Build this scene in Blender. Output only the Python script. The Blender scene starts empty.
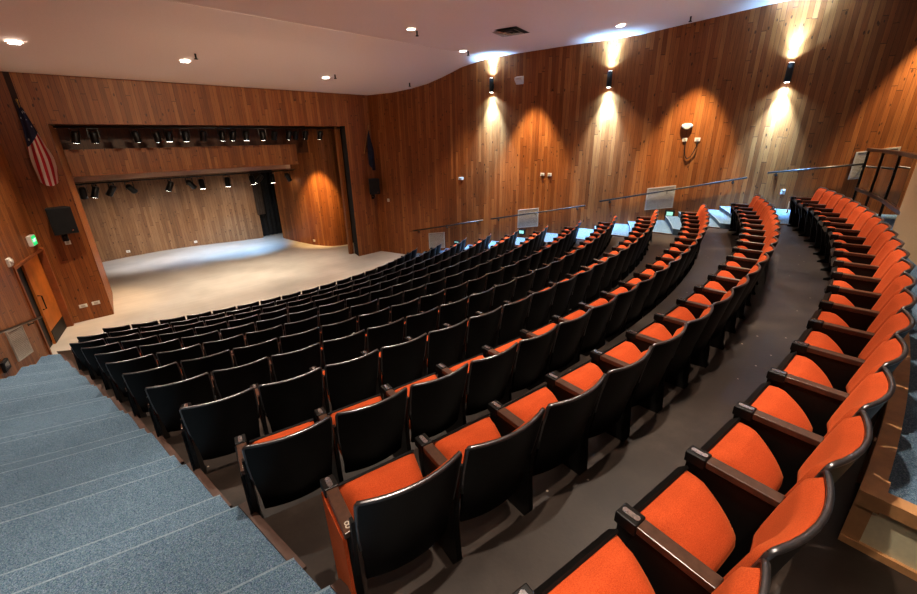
import bpy, bmesh, math, random
from mathutils import Vector, Matrix
random.seed(7)
C = bpy.context.scene.collection
sc = bpy.context.scene
q = math.sqrt(.5)
rad = math.radians

# ------------------------------------------------------------------ camera
FPX, TH, RO = 410.05, rad(21.1274), rad(1.136)
CAM = Vector((-4.71319, -20.47278, 4.65))
cd = bpy.data.cameras.new('camera'); co = bpy.data.objects.new('camera', cd); C.objects.link(co)
cd.sensor_width = 36; cd.lens = FPX / 917 * 36; cd.clip_start = .05; cd.clip_end = 200
_right = Vector((q, -q, 0)); _fh = Vector((q, q, 0)); _z = Vector((0, 0, 1))
_fwd = _fh * math.cos(TH) - _z * math.sin(TH); _up = _fh * math.sin(TH) + _z * math.cos(TH)
_cx = _right * math.cos(RO) - _up * math.sin(RO); _cy = _right * math.sin(RO) + _up * math.cos(RO)
m3 = Matrix((_cx, _cy, -_fwd)).transposed()
co.matrix_world = Matrix.Translation(CAM) @ m3.to_4x4()
sc.camera = co

# ------------------------------------------------------------------ materials
def srgb(r, g, b):
    f = lambda c: (c / 255 / 12.92) if c / 255 <= .04045 else ((c / 255 + .055) / 1.055) ** 2.4
    return (f(r), f(g), f(b), 1)
class NT:
    def __init__(s, name):
        s.m = bpy.data.materials.new(name); s.m.use_nodes = True
        s.n = s.m.node_tree.nodes; s.l = s.m.node_tree.links
        s.b = s.n['Principled BSDF']
    def node(s, t, **k):
        n = s.n.new(t)
        for a, v in k.items(): setattr(n, a, v)
        return n
    def put(s, sock, v):
        if hasattr(v, 'is_linked') or hasattr(v, 'links'): s.l.new(v, sock)
        else: sock.default_value = v
    def math(s, op, a, b=0.0, c=None):
        n = s.node('ShaderNodeMath', operation=op); s.put(n.inputs[0], a); s.put(n.inputs[1], b)
        if c is not None: s.put(n.inputs[2], c)
        return n.outputs[0]
    def comb(s, x, y, z=0.0):
        n = s.node('ShaderNodeCombineXYZ'); s.put(n.inputs[0], x); s.put(n.inputs[1], y); s.put(n.inputs[2], z); return n.outputs[0]
    def ramp(s, f, stops):
        n = s.node('ShaderNodeValToRGB'); e = n.color_ramp.elements
        while len(e) < len(stops): e.new(.5)
        for el, (p, c) in zip(e, stops): el.position = p; el.color = c
        s.put(n.inputs[0], f); return n.outputs[0]
    def mix(s, f, a, b, mode='MIX'):
        n = s.node('ShaderNodeMix', data_type='RGBA', blend_type=mode)
        s.put(n.inputs[0], f); s.put(n.inputs[6], a); s.put(n.inputs[7], b); return n.outputs[2]
    def noise(s, vec, scale, detail=2.0, rough=.5, out=0):
        n = s.node('ShaderNodeTexNoise'); s.put(n.inputs['Vector'], vec); n.inputs['Scale'].default_value = scale
        n.inputs['Detail'].default_value = detail; n.inputs['Roughness'].default_value = rough; return n.outputs[out]
    def coord(s, w='Object'):
        return s.node('ShaderNodeTexCoord').outputs[w]
    def bump(s, h, strength=.3, dist=.01):
        n = s.node('ShaderNodeBump'); n.inputs['Strength'].default_value = strength; n.inputs['Distance'].default_value = dist
        s.put(n.inputs['Height'], h); s.l.new(n.outputs[0], s.b.inputs['Normal'])
def plain(name, col, rough=.5, metal=0.0, spec=None, var=0.0, vscale=20, bump=0.0):
    t = NT(name)
    if var:
        nz = t.noise(t.coord(), vscale, 4, .6)
        lo = tuple(c * (1 - var) for c in col[:3]) + (1,); hi = tuple(min(1, c * (1 + var)) for c in col[:3]) + (1,)
        t.put(t.b.inputs['Base Color'], t.ramp(nz, [(.3, lo), (.7, hi)]))
        if bump: t.bump(nz, bump, .004)
    else: t.b.inputs['Base Color'].default_value = col
    t.b.inputs['Roughness'].default_value = rough; t.b.inputs['Metallic'].default_value = metal
    if spec is not None: t.b.inputs['Specular IOR Level'].default_value = spec
    return t.m
def glow(name, col, strength):
    t = NT(name); t.b.inputs['Base Color'].default_value = col
    t.b.inputs['Emission Color'].default_value = col; t.b.inputs['Emission Strength'].default_value = strength
    return t.m
def wood(name, tones, width=.115, length=2.6, groove=.05, rough=.42, knots=1.0):
    """vertical planks, laid out in metres by the mesh's UV map"""
    t = NT(name)
    sp = t.node('ShaderNodeSeparateXYZ'); t.l.new(t.node('ShaderNodeUVMap').outputs[0], sp.inputs[0])
    u, v = sp.outputs[0], sp.outputs[1]
    uw = t.math('DIVIDE', u, width); pid = t.math('FLOOR', uw)
    wn = t.node('ShaderNodeTexWhiteNoise', noise_dimensions='1D'); t.l.new(pid, wn.inputs['W'])
    vb = t.math('ADD', t.math('DIVIDE', v, length), t.math('MULTIPLY', wn.outputs[0], 13.0)); bid = t.math('FLOOR', vb)
    wn2 = t.node('ShaderNodeTexWhiteNoise', noise_dimensions='2D'); t.l.new(t.comb(pid, bid), wn2.inputs['Vector'])
    r = wn2.outputs[0]
    base = t.ramp(r, tones)
    off = t.math('MULTIPLY', r, 37.0)
    g = t.noise(t.comb(t.math('MULTIPLY', u, 60.0), t.math('MULTIPLY', v, 2.2), off), 1.0, 4, .6)
    base = t.mix(1.0, base, t.ramp(g, [(.25, (.62, .58, .55, 1)), (.6, (1, 1, 1, 1)), (.8, (1.12, 1.1, 1.06, 1))]), 'MULTIPLY')
    vo = t.node('ShaderNodeTexVoronoi'); t.l.new(t.comb(t.math('MULTIPLY', u, 7.5), t.math('MULTIPLY', v, 3.2), off), vo.inputs['Vector'])
    vo.inputs['Scale'].default_value = 1.0
    kn = t.math('MULTIPLY', t.math('LESS_THAN', vo.outputs['Distance'], .13), t.math('GREATER_THAN', t.noise(t.comb(u, v), 2.3, 1), .42))
    base = t.mix(t.math('MULTIPLY', kn, .75 * knots), base, (.035, .014, .006, 1))
    fr = t.math('FRACT', uw); gv = t.math('FRACT', vb)
    gr = t.math('MAXIMUM', t.math('LESS_THAN', fr, groove), t.math('LESS_THAN', gv, .005))
    base = t.mix(t.math('MULTIPLY', gr, .8), base, (.02, .008, .004, 1))
    t.put(t.b.inputs['Base Color'], base); t.b.inputs['Roughness'].default_value = rough
    t.b.inputs['Specular IOR Level'].default_value = .35
    t.bump(t.math('SUBTRACT', 1.0, gr), .25, .006)
    return t.m

M = {}
M['wood'] = wood('warm_wood_planks', [(0, srgb(130, 74, 34)), (.3, srgb(146, 86, 41)), (.6, srgb(157, 96, 48)), (.85, srgb(170, 110, 60)), (1, srgb(134, 78, 36))], width=.105)
M['wood_stage'] = wood('pale_stage_planks', [(0, srgb(118, 84, 54)), (.3, srgb(136, 99, 66)), (.6, srgb(150, 113, 78)), (1, srgb(122, 86, 56))], width=.11)
M['ply'] = plain('orange_door_veneer', srgb(176, 104, 42), .4, var=.25, vscale=3)
M['ceil'] = plain('pinkish_ceiling_plaster', srgb(236, 222, 214), .9, var=.04, vscale=60, bump=.15)
M['white_band'] = plain('pale_plaster_band', srgb(232, 205, 188), .8, var=.05)
M['plaster'] = plain('beige_plaster', srgb(206, 172, 132), .85, var=.05, vscale=40)
M['panel_beige'] = plain('olive_beige_board', srgb(212, 204, 172), .8, var=.06, vscale=30)
M['tan'] = plain('tan_trim_wood', srgb(186, 138, 92), .5, var=.18, vscale=9)
M['brownpanel'] = plain('dark_brown_board', srgb(72, 46, 32), .6, var=.2, vscale=6)
M['stripwood'] = plain('brown_edge_strip', srgb(84, 62, 53), .6, var=.2, vscale=12)
t = NT('blue_woven_carpet')
o = t.coord()
n1 = t.noise(o, 150, 3, .8); n2 = t.noise(o, 5, 3, .5); n3 = t.noise(o, 90, 2, .6, out=1)
b = t.ramp(n1, [(.32, srgb(44, 63, 82)), (.5, srgb(90, 113, 133)), (.68, srgb(142, 158, 170))])
b = t.mix(.22, b, n3, 'OVERLAY'); b = t.mix(.5, b, t.ramp(n2, [(.3, (.78, .8, .82, 1)), (.7, (1, 1, 1, 1))]), 'MULTIPLY')
t.put(t.b.inputs['Base Color'], b); t.b.inputs['Roughness'].default_value = .95; t.b.inputs['Specular IOR Level'].default_value = .1; t.bump(n1, .5, .006)
M['carpet'] = t.m
M['carpet_nosing'] = plain('pale_carpet_nosing', srgb(120, 138, 152), .95, var=.35, vscale=120)  # paler carpet for the rounded step edges
t = NT('dark_painted_concrete')
o = t.coord(); n1 = t.noise(o, 1.6, 5, .65); n2 = t.noise(o, 40, 3, .6); vo = t.node('ShaderNodeTexVoronoi'); t.l.new(o, vo.inputs['Vector']); vo.inputs['Scale'].default_value = 5.5
b = t.ramp(n1, [(.3, srgb(38, 29, 24)), (.55, srgb(53, 42, 35)), (.75, srgb(76, 64, 56))])
b = t.mix(.35, b, t.ramp(n2, [(.3, (.7, .7, .7, 1)), (.7, (1.15, 1.15, 1.15, 1))]), 'MULTIPLY')
b = t.mix(t.math('LESS_THAN', vo.outputs['Distance'], .05), b, srgb(170, 155, 140))
t.put(t.b.inputs['Base Color'], b); t.put(t.b.inputs['Roughness'], t.math('MULTIPLY_ADD', n1, .3, .3)); t.bump(n2, .15, .004)
M['concrete'] = t.m
t = NT('pale_stage_floor')
o = t.coord(); sp = t.node('ShaderNodeSeparateXYZ'); t.l.new(o, sp.inputs[0])
n1 = t.noise(o, .8, 3, .5)
n2 = t.noise(t.comb(t.math('MULTIPLY', sp.outputs[0], .3), t.math('MULTIPLY', sp.outputs[1], 5.0)), 1.5, 3, .5)
b = t.ramp(n1, [(.3, srgb(196, 186, 172)), (.7, srgb(220, 210, 196))]); b = t.mix(.3, b, t.ramp(n2, [(.3, (.8, .79, .78, 1)), (.7, (1.05, 1.05, 1.05, 1))]), 'MULTIPLY')
t.put(t.b.inputs['Base Color'], b); t.b.inputs['Roughness'].default_value = .38
M['stage_floor'] = t.m
t = NT('orange_wool_upholstery')
o = t.coord(); n1 = t.noise(o, 260, 2, .6); n2 = t.noise(o, 7, 2, .5)
b = t.ramp(n1, [(.3, srgb(170, 66, 30)), (.7, srgb(200, 92, 48))]); b = t.mix(.6, b, t.ramp(n2, [(.3, (.82, .78, .75, 1)), (.7, (1.05, 1.02, 1, 1))]), 'MULTIPLY')
t.put(t.b.inputs['Base Color'], b); t.b.inputs['Roughness'].default_value = .9; t.b.inputs['Specular IOR Level'].default_value = .15
t.b.inputs['Sheen Weight'].default_value = .25; t.b.inputs['Sheen Tint'].default_value = srgb(255, 150, 90); t.bump(n1, .3, .002)
M['orange'] = t.m
M['shell'] = plain('black_seat_shell', srgb(9, 8, 9), .42, spec=.22, var=.3, vscale=14)
M['steel'] = plain('black_seat_steel', srgb(18, 16, 15), .45, spec=.3)
M['rim'] = plain('grey_metal_rim', srgb(120, 118, 120), .3, metal=.9, var=.2, vscale=25)
M['chrome'] = plain('worn_chrome', srgb(205, 208, 212), .22, metal=1, var=.3, vscale=90)
M['arm'] = plain('brown_lacquered_arm', srgb(78, 54, 42), .28, var=.25, vscale=30)
M['armworn'] = plain('worn_arm_top', srgb(120, 98, 84), .5, var=.5, vscale=60)
M['black'] = plain('matte_black', srgb(14, 13, 13), .6)
M['blackcloth'] = plain('black_drape', srgb(20, 18, 17), .95, var=.3, vscale=6)
M['browncloth'] = plain('brown_drape', srgb(64, 50, 38), .95, var=.3, vscale=6)
M['gloss_black'] = plain('satin_black_metal', srgb(20, 20, 21), .35, metal=.4)
M['railmetal'] = plain('grey_rail_metal', srgb(70, 66, 64), .35, metal=.8)
M['grille'] = plain('grey_grille_paint', srgb(186, 176, 162), .6, var=.1)
M['grille_dark'] = plain('grille_shadow', srgb(120, 108, 96), .7)
M['white'] = plain('white_plastic', srgb(222, 218, 208), .5)
M['lens_on'] = glow('lit_lens', (1, .95, .88, 1), 14)
M['lens_warm'] = glow('lit_downlight', (1, .93, .85, 1), 22)
M['lens_off'] = plain('dark_lens', srgb(60, 60, 66), .1)
M['green'] = glow('lit_green_face', srgb(40, 205, 120), .9)
M['white_glow'] = glow('pale_letters', srgb(220, 255, 235), 1.6)
M['cyan'] = glow('lit_step_light', srgb(150, 215, 200), .8)
M['gold'] = plain('brass', srgb(190, 150, 80), .3, metal=.9)
t = NT('clear_glass'); t.b.inputs['Base Color'].default_value = (1, 1, 1, 1); t.b.inputs['Roughness'].default_value = .02
t.b.inputs['Transmission Weight'].default_value = 1.0; t.b.inputs['IOR'].default_value = 1.1
M['glass'] = t.m
# national flag cloth: UV x across the drop, y down it
t = NT('flag_red_white_blue')
sp = t.node('ShaderNodeSeparateXYZ'); t.l.new(t.node('ShaderNodeUVMap').outputs[0], sp.inputs[0]); u, v = sp.outputs[0], sp.outputs[1]
st = t.math('LESS_THAN', t.math('FRACT', t.math('ADD', t.math('MULTIPLY', u, 3.5), t.math('MULTIPLY', v, .7))), .5)
b = t.mix(st, srgb(214, 196, 186), srgb(176, 26, 40))
vo = t.node('ShaderNodeTexVoronoi'); t.l.new(t.comb(t.math('MULTIPLY', u, 4.0), t.math('MULTIPLY', v, 14.0)), vo.inputs['Vector']); vo.inputs['Scale'].default_value = 1.0
bl = t.mix(t.math('LESS_THAN', vo.outputs['Distance'], .2), srgb(26, 26, 56), srgb(205, 205, 210))
inb = t.math('LESS_THAN', t.math('ADD', v, t.math('MULTIPLY', u, .22)), .52)
t.put(t.b.inputs['Base Color'], t.mix(inb, b, bl)); t.b.inputs['Roughness'].default_value = .8
M['flag_us'] = t.m
M['flag_navy'] = plain('navy_flag_cloth', srgb(26, 27, 52), .85, var=.35, vscale=5)

# ------------------------------------------------------------------ mesh building
class MB:
    def __init__(s): s.v = []; s.f = []; s.uv = []; s.mi = []; s.sm = []
    def add(s, pts): i = len(s.v); s.v += [tuple(p) for p in pts]; return i
    def face(s, idx, uv=None, mi=0, smooth=False): s.f.append(tuple(idx)); s.uv.append(uv); s.mi.append(mi); s.sm.append(smooth)
    def quad(s, a, b, c, d, uv=None, mi=0):
        i = s.add((a, b, c, d)); s.face((i, i + 1, i + 2, i + 3), uv, mi)
    def hexa(s, p, mi=0):
        """eight corners: bottom four counter-clockwise, then the top four"""
        i = s.add(p)
        for f in ((3, 2, 1, 0), (4, 5, 6, 7), (0, 1, 5, 4), (1, 2, 6, 5), (2, 3, 7, 6), (3, 0, 4, 7)):
            s.face([i + k for k in f], None, mi)
    def box(s, x0, x1, y0, y1, z0, z1, mi=0, M4=None):
        p = [Vector(c) for c in ((x0, y0, z0), (x1, y0, z0), (x1, y1, z0), (x0, y1, z0), (x0, y0, z1), (x1, y0, z1), (x1, y1, z1), (x0, y1, z1))]
        if M4 is not None: p = [M4 @ c for c in p]
        s.hexa(p, mi)
    def prism(s, poly, axis, a, b, mi=0):
        """poly in the two remaining axes, extruded along axis from a to b"""
        def P(t, c): return {'x': (c, t[0], t[1]), 'y': (t[0], c, t[1]), 'z': (t[0], t[1], c)}[axis]
        n = len(poly); i = s.add([P(t, a) for t in poly] + [P(t, b) for t in poly])
        s.face([i + k for k in range(n)][::-1], None, mi); s.face([i + n + k for k in range(n)], None, mi)
        for k in range(n): s.face((i + k, i + (k + 1) % n, i + n + (k + 1) % n, i + n + k), None, mi)
    def tube(s, path, r, n=8, mi=0, r2=None, cap=True, up=None):
        """round or oval tube along a path; r may be a list"""
        path = [Vector(p) for p in path]; m = len(path); base = None
        for k, p in enumerate(path):
            d = (path[min(k + 1, m - 1)] - path[max(k - 1, 0)]).normalized()
            a = Vector(up) if up is not None else (Vector((0, 0, 1)) if abs(d.z) < .95 else Vector((1, 0, 0)))
            e1 = d.cross(a).normalized(); e2 = e1.cross(d).normalized()
            ra = r[k] if isinstance(r, (list, tuple)) else r; rb = r2 if r2 is not None else ra
            i = s.add([p + e1 * (ra * math.cos(2 * math.pi * j / n)) + e2 * (rb * math.sin(2 * math.pi * j / n)) for j in range(n)])
            if base is None: base = i
        for k in range(m - 1):
            for j in range(n):
                a, b = base + k * n + j, base + k * n + (j + 1) % n
                s.face((a, b, b + n, a + n), None, mi, True)
        if cap:
            s.face([base + j for j in range(n)][::-1], None, mi); s.face([base + (m - 1) * n + j for j in range(n)], None, mi)
    def grid(s, fn, nu, nv, uvfn=None, mi=0, smooth=True, flip=False):
        i = s.add([fn(a / nu, b / nv) for b in range(nv + 1) for a in range(nu + 1)])
        for b in range(nv):
            for a in range(nu):
                k = i + b * (nu + 1) + a; f = [k, k + 1, k + nu + 2, k + nu + 1]
                uv = None
                if uvfn: uv = [uvfn(x / nu, y / nv) for x, y in ((a, b), (a + 1, b), (a + 1, b + 1), (a, b + 1))]
                if flip: f = f[::-1]; uv = uv[::-1] if uv else None
                s.face(f, uv, mi, smooth)
    def wall(s, pts, z0, z1, mi=0, u0=0.0):
        """vertical sheet along a plan polyline; z0, z1 are numbers or functions of the point"""
        u = u0; g = lambda z, p: z(p) if callable(z) else z
        for a, b in zip(pts, pts[1:]):
            L = math.hypot(b[0] - a[0], b[1] - a[1])
            za, zb, ta, tb = g(z0, a), g(z0, b), g(z1, a), g(z1, b)
            s.quad((a[0], a[1], za), (b[0], b[1], zb), (b[0], b[1], tb), (a[0], a[1], ta), [(u, za), (u + L, zb), (u + L, tb), (u, ta)], mi); u += L
    def slab(s, x0, x1, y0, y1, z0, z1):
        """a box with plank UVs on every side"""
        s.wall([(x0, y0), (x1, y0), (x1, y1), (x0, y1), (x0, y0)], z0, z1)
        for z in (z0, z1): s.quad((x0, y0, z), (x1, y0, z), (x1, y1, z), (x0, y1, z), [(x0, y0), (x1, y0), (x1, y1), (x0, y1)])
    def mesh(s, name, mats):
        me = bpy.data.meshes.new(name); me.from_pydata(s.v, [], s.f)
        for m in (mats if isinstance(mats, (list, tuple)) else [mats]): me.materials.append(m)
        ul = me.uv_layers.new(name='UVMap')
        for p, uv, mi, sm in zip(me.polygons, s.uv, s.mi, s.sm):
            p.material_index = mi; p.use_smooth = sm
            for k, li in enumerate(p.loop_indices):
                co_ = me.vertices[me.loops[li].vertex_index].co
                ul.data[li].uv = uv[k] if uv else (co_.x + co_.y, co_.z)
        me.update(); return me
    def build(s, name, mats, parent=None, bevel=0):
        o = bpy.data.objects.new(name, s.mesh(name, mats)); C.objects.link(o); o.parent = parent
        if bevel:
            b = o.modifiers.new('bevel', 'BEVEL'); b.width = bevel; b.segments = 2; b.limit_method = 'ANGLE'
        return o
def tag(o, label, cat, group=None, kind=None):
    o['label'] = label; o['category'] = cat
    if group: o['group'] = group
    if kind: o['kind'] = kind
    return o
def empty(name, loc=(0, 0, 0), rz=0.0):
    o = bpy.data.objects.new(name, None); C.objects.link(o); o.location = loc; o.rotation_euler = (0, 0, rz); o.empty_display_size = .1; return o
def struct(o): o['kind'] = 'structure'; return o
def text(name, s, size, mat, parent, mw):
    cu = bpy.data.curves.new(name, 'FONT'); cu.body = s; cu.size = size; cu.align_x = 'CENTER'; cu.align_y = 'CENTER'; cu.extrude = .0008
    cu.materials.append(mat); tmp = bpy.data.objects.new(name, cu); me = bpy.data.meshes.new_from_object(tmp); me.name = name
    bpy.data.objects.remove(tmp); o = bpy.data.objects.new(name, me); C.objects.link(o); o.parent = parent; o.matrix_local = mw; return o

# ------------------------------------------------------------------ plan of the hall
ROWS = 'ABCDEFGHIJKL'
RAD = dict(A=20.82, B=19.785, C=18.80, D=17.80, E=16.826, F=15.86, G=14.879, H=13.89, I=12.91, J=11.95, K=10.99, L=10.01)
FL = dict(A=2.71, B=2.49, C=2.21, D=2.0, E=1.75, F=1.5, G=1.25, H=1.0, I=.75, J=.5, K=.25, L=0.0)
LA = dict(A=-56.3, B=-57.2, C=-58.2, D=-59.33, E=-60.5, F=-61.8, G=-63.3, H=-64.95, I=-67.15, J=-69.75, K=-71.45, L=-71.5)
RA = dict(A=-25.65, B=-25.0, C=-24.27, D=-23.5, E=-22.55, F=-21.45, G=-20.4, H=-18.9, I=-17.7, J=-16.28, K=-16.05, L=-15.8)
NS = dict(K=20, L=18)
def wl(y): return -4.95 - .2437 * (-5.5 - y)             # left wall x at y
def wr(y): return 5.55 + (y + 5.35) * (-.27723)          # right wall x at y
WLv = Vector((-.2437, -1, 0)).normalized(); WRv = Vector((.27723, -1, 0)).normalized()
def ceil_z(y):
    pts = [(-2, 6.3), (-5.2, 6.3), (-6.5, 6.32), (-7.4, 6.4), (-8.1, 6.51), (-8.7, 6.67), (-9.4, 6.9), (-9.9, 7.0), (-10.45, 7.095)]
    if y < -10.45:
        pts = [(-10.45, 7.1), (-14.85, 7.22), (-17.9, 7.55), (-20.5, 7.85), (-25, 8.2)]
    for (a, za), (b, zb) in zip(pts, pts[1:]):
        if b <= y <= a: return za + (zb - za) * (a - y) / (a - b)
    return pts[-1][1] if y < pts[-1][0] else pts[0][1]
# edge of the seating block against the aisles (x at y)
def edge_l(y): return -4.26 - .094 * (y + 18.88)
ERP = [(-24, 7.6), (-19.65, 7.0), (-17, 6.68), (-14.6, 6.46), (-12.5, 6.28), (-11, 5.95), (-9.64, 5.42), (-8.7, 5.05), (-7, 4.6)]
def edge_r(y):
    for (a, xa), (b, xb) in zip(ERP, ERP[1:]):
        if a <= y <= b: return xa + (xb - xa) * (y - a) / (b - a)
    return ERP[0][1] if y < ERP[0][0] else ERP[-1][1]
def hit(R, fx, sgn):
    """angle where the circle of radius R meets the line x = fx(y)"""
    lo, hi = (rad(180), rad(270)) if sgn < 0 else (rad(270), rad(360))
    for _ in range(50):
        m = (lo + hi) / 2; x, y = R * math.cos(m), R * math.sin(m)
        inside = x > fx(y) if sgn < 0 else x < fx(y)
        if sgn < 0: lo, hi = (lo, m) if inside else (m, hi)
        else: lo, hi = (m, hi) if inside else (lo, m)
    return (lo + hi) / 2
def arc(R, a0, a1, n): return [(R * math.cos(a0 + (a1 - a0) * k / n), R * math.sin(a0 + (a1 - a0) * k / n)) for k in range(n + 1)]

# ------------------------------------------------------------------ floors
fm = MB(); i = fm.add([(-9.9, -25, -.001), (11.2, -25, -.001), (5.6, -5.2, -.001), (5.6, 4, -.001), (-5.2, 4, -.001), (-5.2, -5.2, -.001), (-6.9, -6.2, -.001), (-6.9, -8.6, -.001)])
fm.face(range(i, i + 8)); struct(fm.build('floor', M['stage_floor']))
NSEG = 48
ft = MB()
def ring(mb, R0, R1, z, fa, fb, zlow=None, n=NSEG):
    """flat tier between two radii, limits given as functions of radius; zlow adds the riser at the inner edge"""
    p0, p1 = arc(R0, fa(R0), fb(R0), n), arc(R1, fa(R1), fb(R1), n)
    for k in range(n):
        mb.quad((*p0[k], z), (*p1[k], z), (*p1[k + 1], z), (*p0[k + 1], z))
        if zlow is not None: mb.quad((*p0[k], zlow), (*p0[k], z), (*p0[k + 1], z), (*p0[k + 1], zlow))
aL = lambda R: hit(R, edge_l, -1); aR = lambda R: hit(R, edge_r, 1)
wLa = lambda R: hit(R, wl, -1); wRa = lambda R: hit(R, wr, 1)
order = ROWS[::-1]
for n, up in zip(order, order[1:] + ' '):
    R0 = (RAD[n] - 1.01) if n != 'L' else 9.0
    R1 = RAD[up] - 1.01 if up != ' ' else 24.5
    zl = FL[order[order.index(n) - 1]] if n != 'L' else None
    ring(ft, R0, R1, FL[n], aL, aR, zl)
    if n != 'L':                                      # side faces of the tier
        for fa in (aL, aR):
            a = [(*arc(R0 + (R1 - R0) * k / 6, fa(R0 + (R1 - R0) * k / 6), 0, 1)[0],) for k in range(7)]
            for p, r in zip(a, a[1:]): ft.quad((*p, 0), (*r, 0), (*r, FL[n]), (*p, FL[n]))
struct(ft.build('floor_seating_tiers', M['concrete']))
def pol(R, a, z): return (R * math.cos(a), R * math.sin(a), z)
nz = MB()
def carpet(name, fa, fb, edge, sgn):
    mb = MB(); st = MB()
    lev = []                                           # (radius of nosing, height above it)
    for n, up in zip(order, order[1:]):
        dz = FL[up] - FL[n]
        lev += [(RAD[n] - .53, FL[n] + dz / 2), (RAD[n] - .20, FL[up])]
    zprev = 0
    for (R0, z), nx in zip(lev, lev[1:] + [(24.5, 0)]):
        ring(mb, R0, nx[0], z + .012, fa, fb, zprev, 14)
        fe = fb if sgn < 0 else fa
        if True:
            k = 5; pts = [arc(R0 + (nx[0] - R0) * j / k, fe(R0 + (nx[0] - R0) * j / k), 0, 1)[0] for j in range(k + 1)]
            for p, r in zip(pts, pts[1:]):
                mb.quad((*p, 0), (*r, 0), (*r, z + .012), (*p, z + .012))
                s_ = -sgn * .05
                if nx[0] - R0 > .4:
                    st.hexa([(p[0], p[1], z - .02), (r[0], r[1], z - .02), (r[0] + s_, r[1], z - .02), (p[0] + s_, p[1], z - .02), (p[0], p[1], z + .022), (r[0], r[1], z + .022), (r[0] + s_, r[1], z + .022), (p[0] + s_, p[1], z + .022)])
        zprev = z
    for R0, z in lev:
        fa0, fb0 = fa(R0), fb(R0)
        nz.tube([pol(R0 - .004, fa0 + (fb0 - fa0) * k / 14, z) for k in range(15)], .014, 8)
    struct(mb.build(name, M['carpet']))
    return st
s1 = carpet('floor_carpet_left', wLa, aL, edge_l, -1); struct(s1.build('trim_1', M['stripwood']))
s2 = carpet('floor_carpet_right', aR, wRa, edge_r, 1); struct(s2.build('trim_2', M['stripwood'])); struct(nz.build('trim_9', M['carpet_nosing']))

# ------------------------------------------------------------------ walls
Y0 = -5.35
w = MB()
w.wall([(-4.97, Y0), (-4.0, Y0)], 0, 6.6); w.wall([(-4.0, Y0), (4.4, Y0)], 5.18, 6.6, u0=.97); w.wall([(4.4, Y0), (5.62, Y0)], 0, 6.6, u0=9.37)
w.wall([(-4.0, Y0), (-3.74, -2.95)], 0, 5.18, u0=3.3)                                  # left reveal of the stage opening
w.quad((-4.0, Y0, 5.18), (4.4, Y0, 5.18), (4.4, Y0 + .28, 5.18), (-4.0, Y0 + .28, 5.18)); w.wall([(-3.9, Y0 + .28), (4.4, Y0 + .28)], 5.18, 5.6)
struct(w.build('wall_front', M['wood']))
w = MB(); w.wall([(4.4, Y0), (4.53, -4.82)], 0, 5.6); w.wall([(4.53, -4.82), (5.6, -4.6)], 0, 5.6)
struct(w.build('trim_3', M['blackcloth']))
w = MB(); w.slab(4.34, 4.5, -4.78, -4.62, 0, 5.4); struct(w.build('trim_4', M['wood']))
w = MB(); w.box(-4.47, -4.36, Y0 - .012, Y0 + .01, 4.9, 6.32); struct(w.build('shade_strip', plain('painted_wall_shade', srgb(60, 32, 18), .7)))  # shade on the front wall, put in as a dark strip
# left wall with the door opening (y -7.55 .. -5.62, 2.16 m high)
dy0, dy1, dh = -7.55, -5.55, 2.16
w = MB()
w.wall([(wl(-25), -25), (wl(dy0), dy0)], 0, 8.4); w.wall([(wl(dy0), dy0), (wl(dy1), dy1)], dh, 7.4, u0=18); w.wall([(wl(dy1), dy1), (-4.93, -5.3)], 0, 7.2, u0=20)
struct(w.build('wall_left', M['wood']))
w = MB(); w.wall([(5.55, -5.3)] + [(wr(y), y) for y in (-8, -11, -14, -17, -20, -25)], 0, 8.4); struct(w.build('wall_right', M['wood']))
w = MB(); w.wall([(wl(-24.4), -24.4), (wr(-24.4), -24.4)], 0, 8.4); struct(w.build('wall_rear', M['wood']))
# stage box: curved back wall, curved right wing panel, header, band, roof
bk = [(-4.4, 2.1), (-3.4, 2.3), (-2.4, 2.52), (-1.2, 2.62), (0, 2.5), (1.2, 2.15), (2.3, 1.85), (3.12, 1.68)]
w = MB(); w.wall(bk, 0, 5.5); struct(w.build('wall_stage_back', M['wood_stage']))
def smooth(P, n=6):
    out = []
    for k in range(len(P) - 1):
        p0, p1, p2, p3 = (Vector(P[max(0, min(len(P) - 1, k + d))]) for d in (-1, 0, 1, 2))
        for j in range(n):
            s_ = j / n; out.append(tuple(.5 * (2 * p1 + (p2 - p0) * s_ + (2 * p0 - 5 * p1 + 4 * p2 - p3) * s_ ** 2 + (3 * p1 - p0 - 3 * p2 + p3) * s_ ** 3)))
    return out + [tuple(P[-1])]
w = MB(); w.wall(smooth([(5.5, -3.1), (4.95, -3.02), (4.5, -2.72), (4.15, -1.9), (3.95, -.85), (3.76, .75)]), 0, 5.5); struct(w.build('wall_stage_right', M['wood']))
w = MB(); w.wall([(-3.74, -2.95), (-4.4, 2.2)], 0, 5.5); struct(w.build('wall_stage_left', M['wood_stage']))
w = MB(); w.wall([(2.6, 3.3), (5.6, 3.3), (5.6, -5)], 0, 5.5); struct(w.build('wall_backstage', M['blackcloth']))
w = MB(); w.slab(-3.74, 3.42, -3.0, -2.86, 3.77, 4.55); struct(w.build('wall_stage_header', M['wood']))
w = MB(); w.wall([(-3.9, -2.3), (4.4, -2.3)], 4.2, 5.5); struct(w.build('wall_stage_upper', wood('shaded_wood_planks', [(0, srgb(84, 46, 22)), (.5, srgb(98, 56, 28)), (1, srgb(88, 48, 24))])))  # shade above the header put into a darker plank colour
w = MB(); w.box(-3.95, 3.98, -.95, -.8, 3.5, 4.2); struct(w.build('trim_6', M['white_band']))
w = MB(); w.quad((-5, Y0 + .05, 5.5), (5.6, Y0 + .05, 5.5), (5.6, 3.4, 5.5), (-5, 3.4, 5.5)); struct(w.build('ceiling_stage', M['black']))
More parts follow.
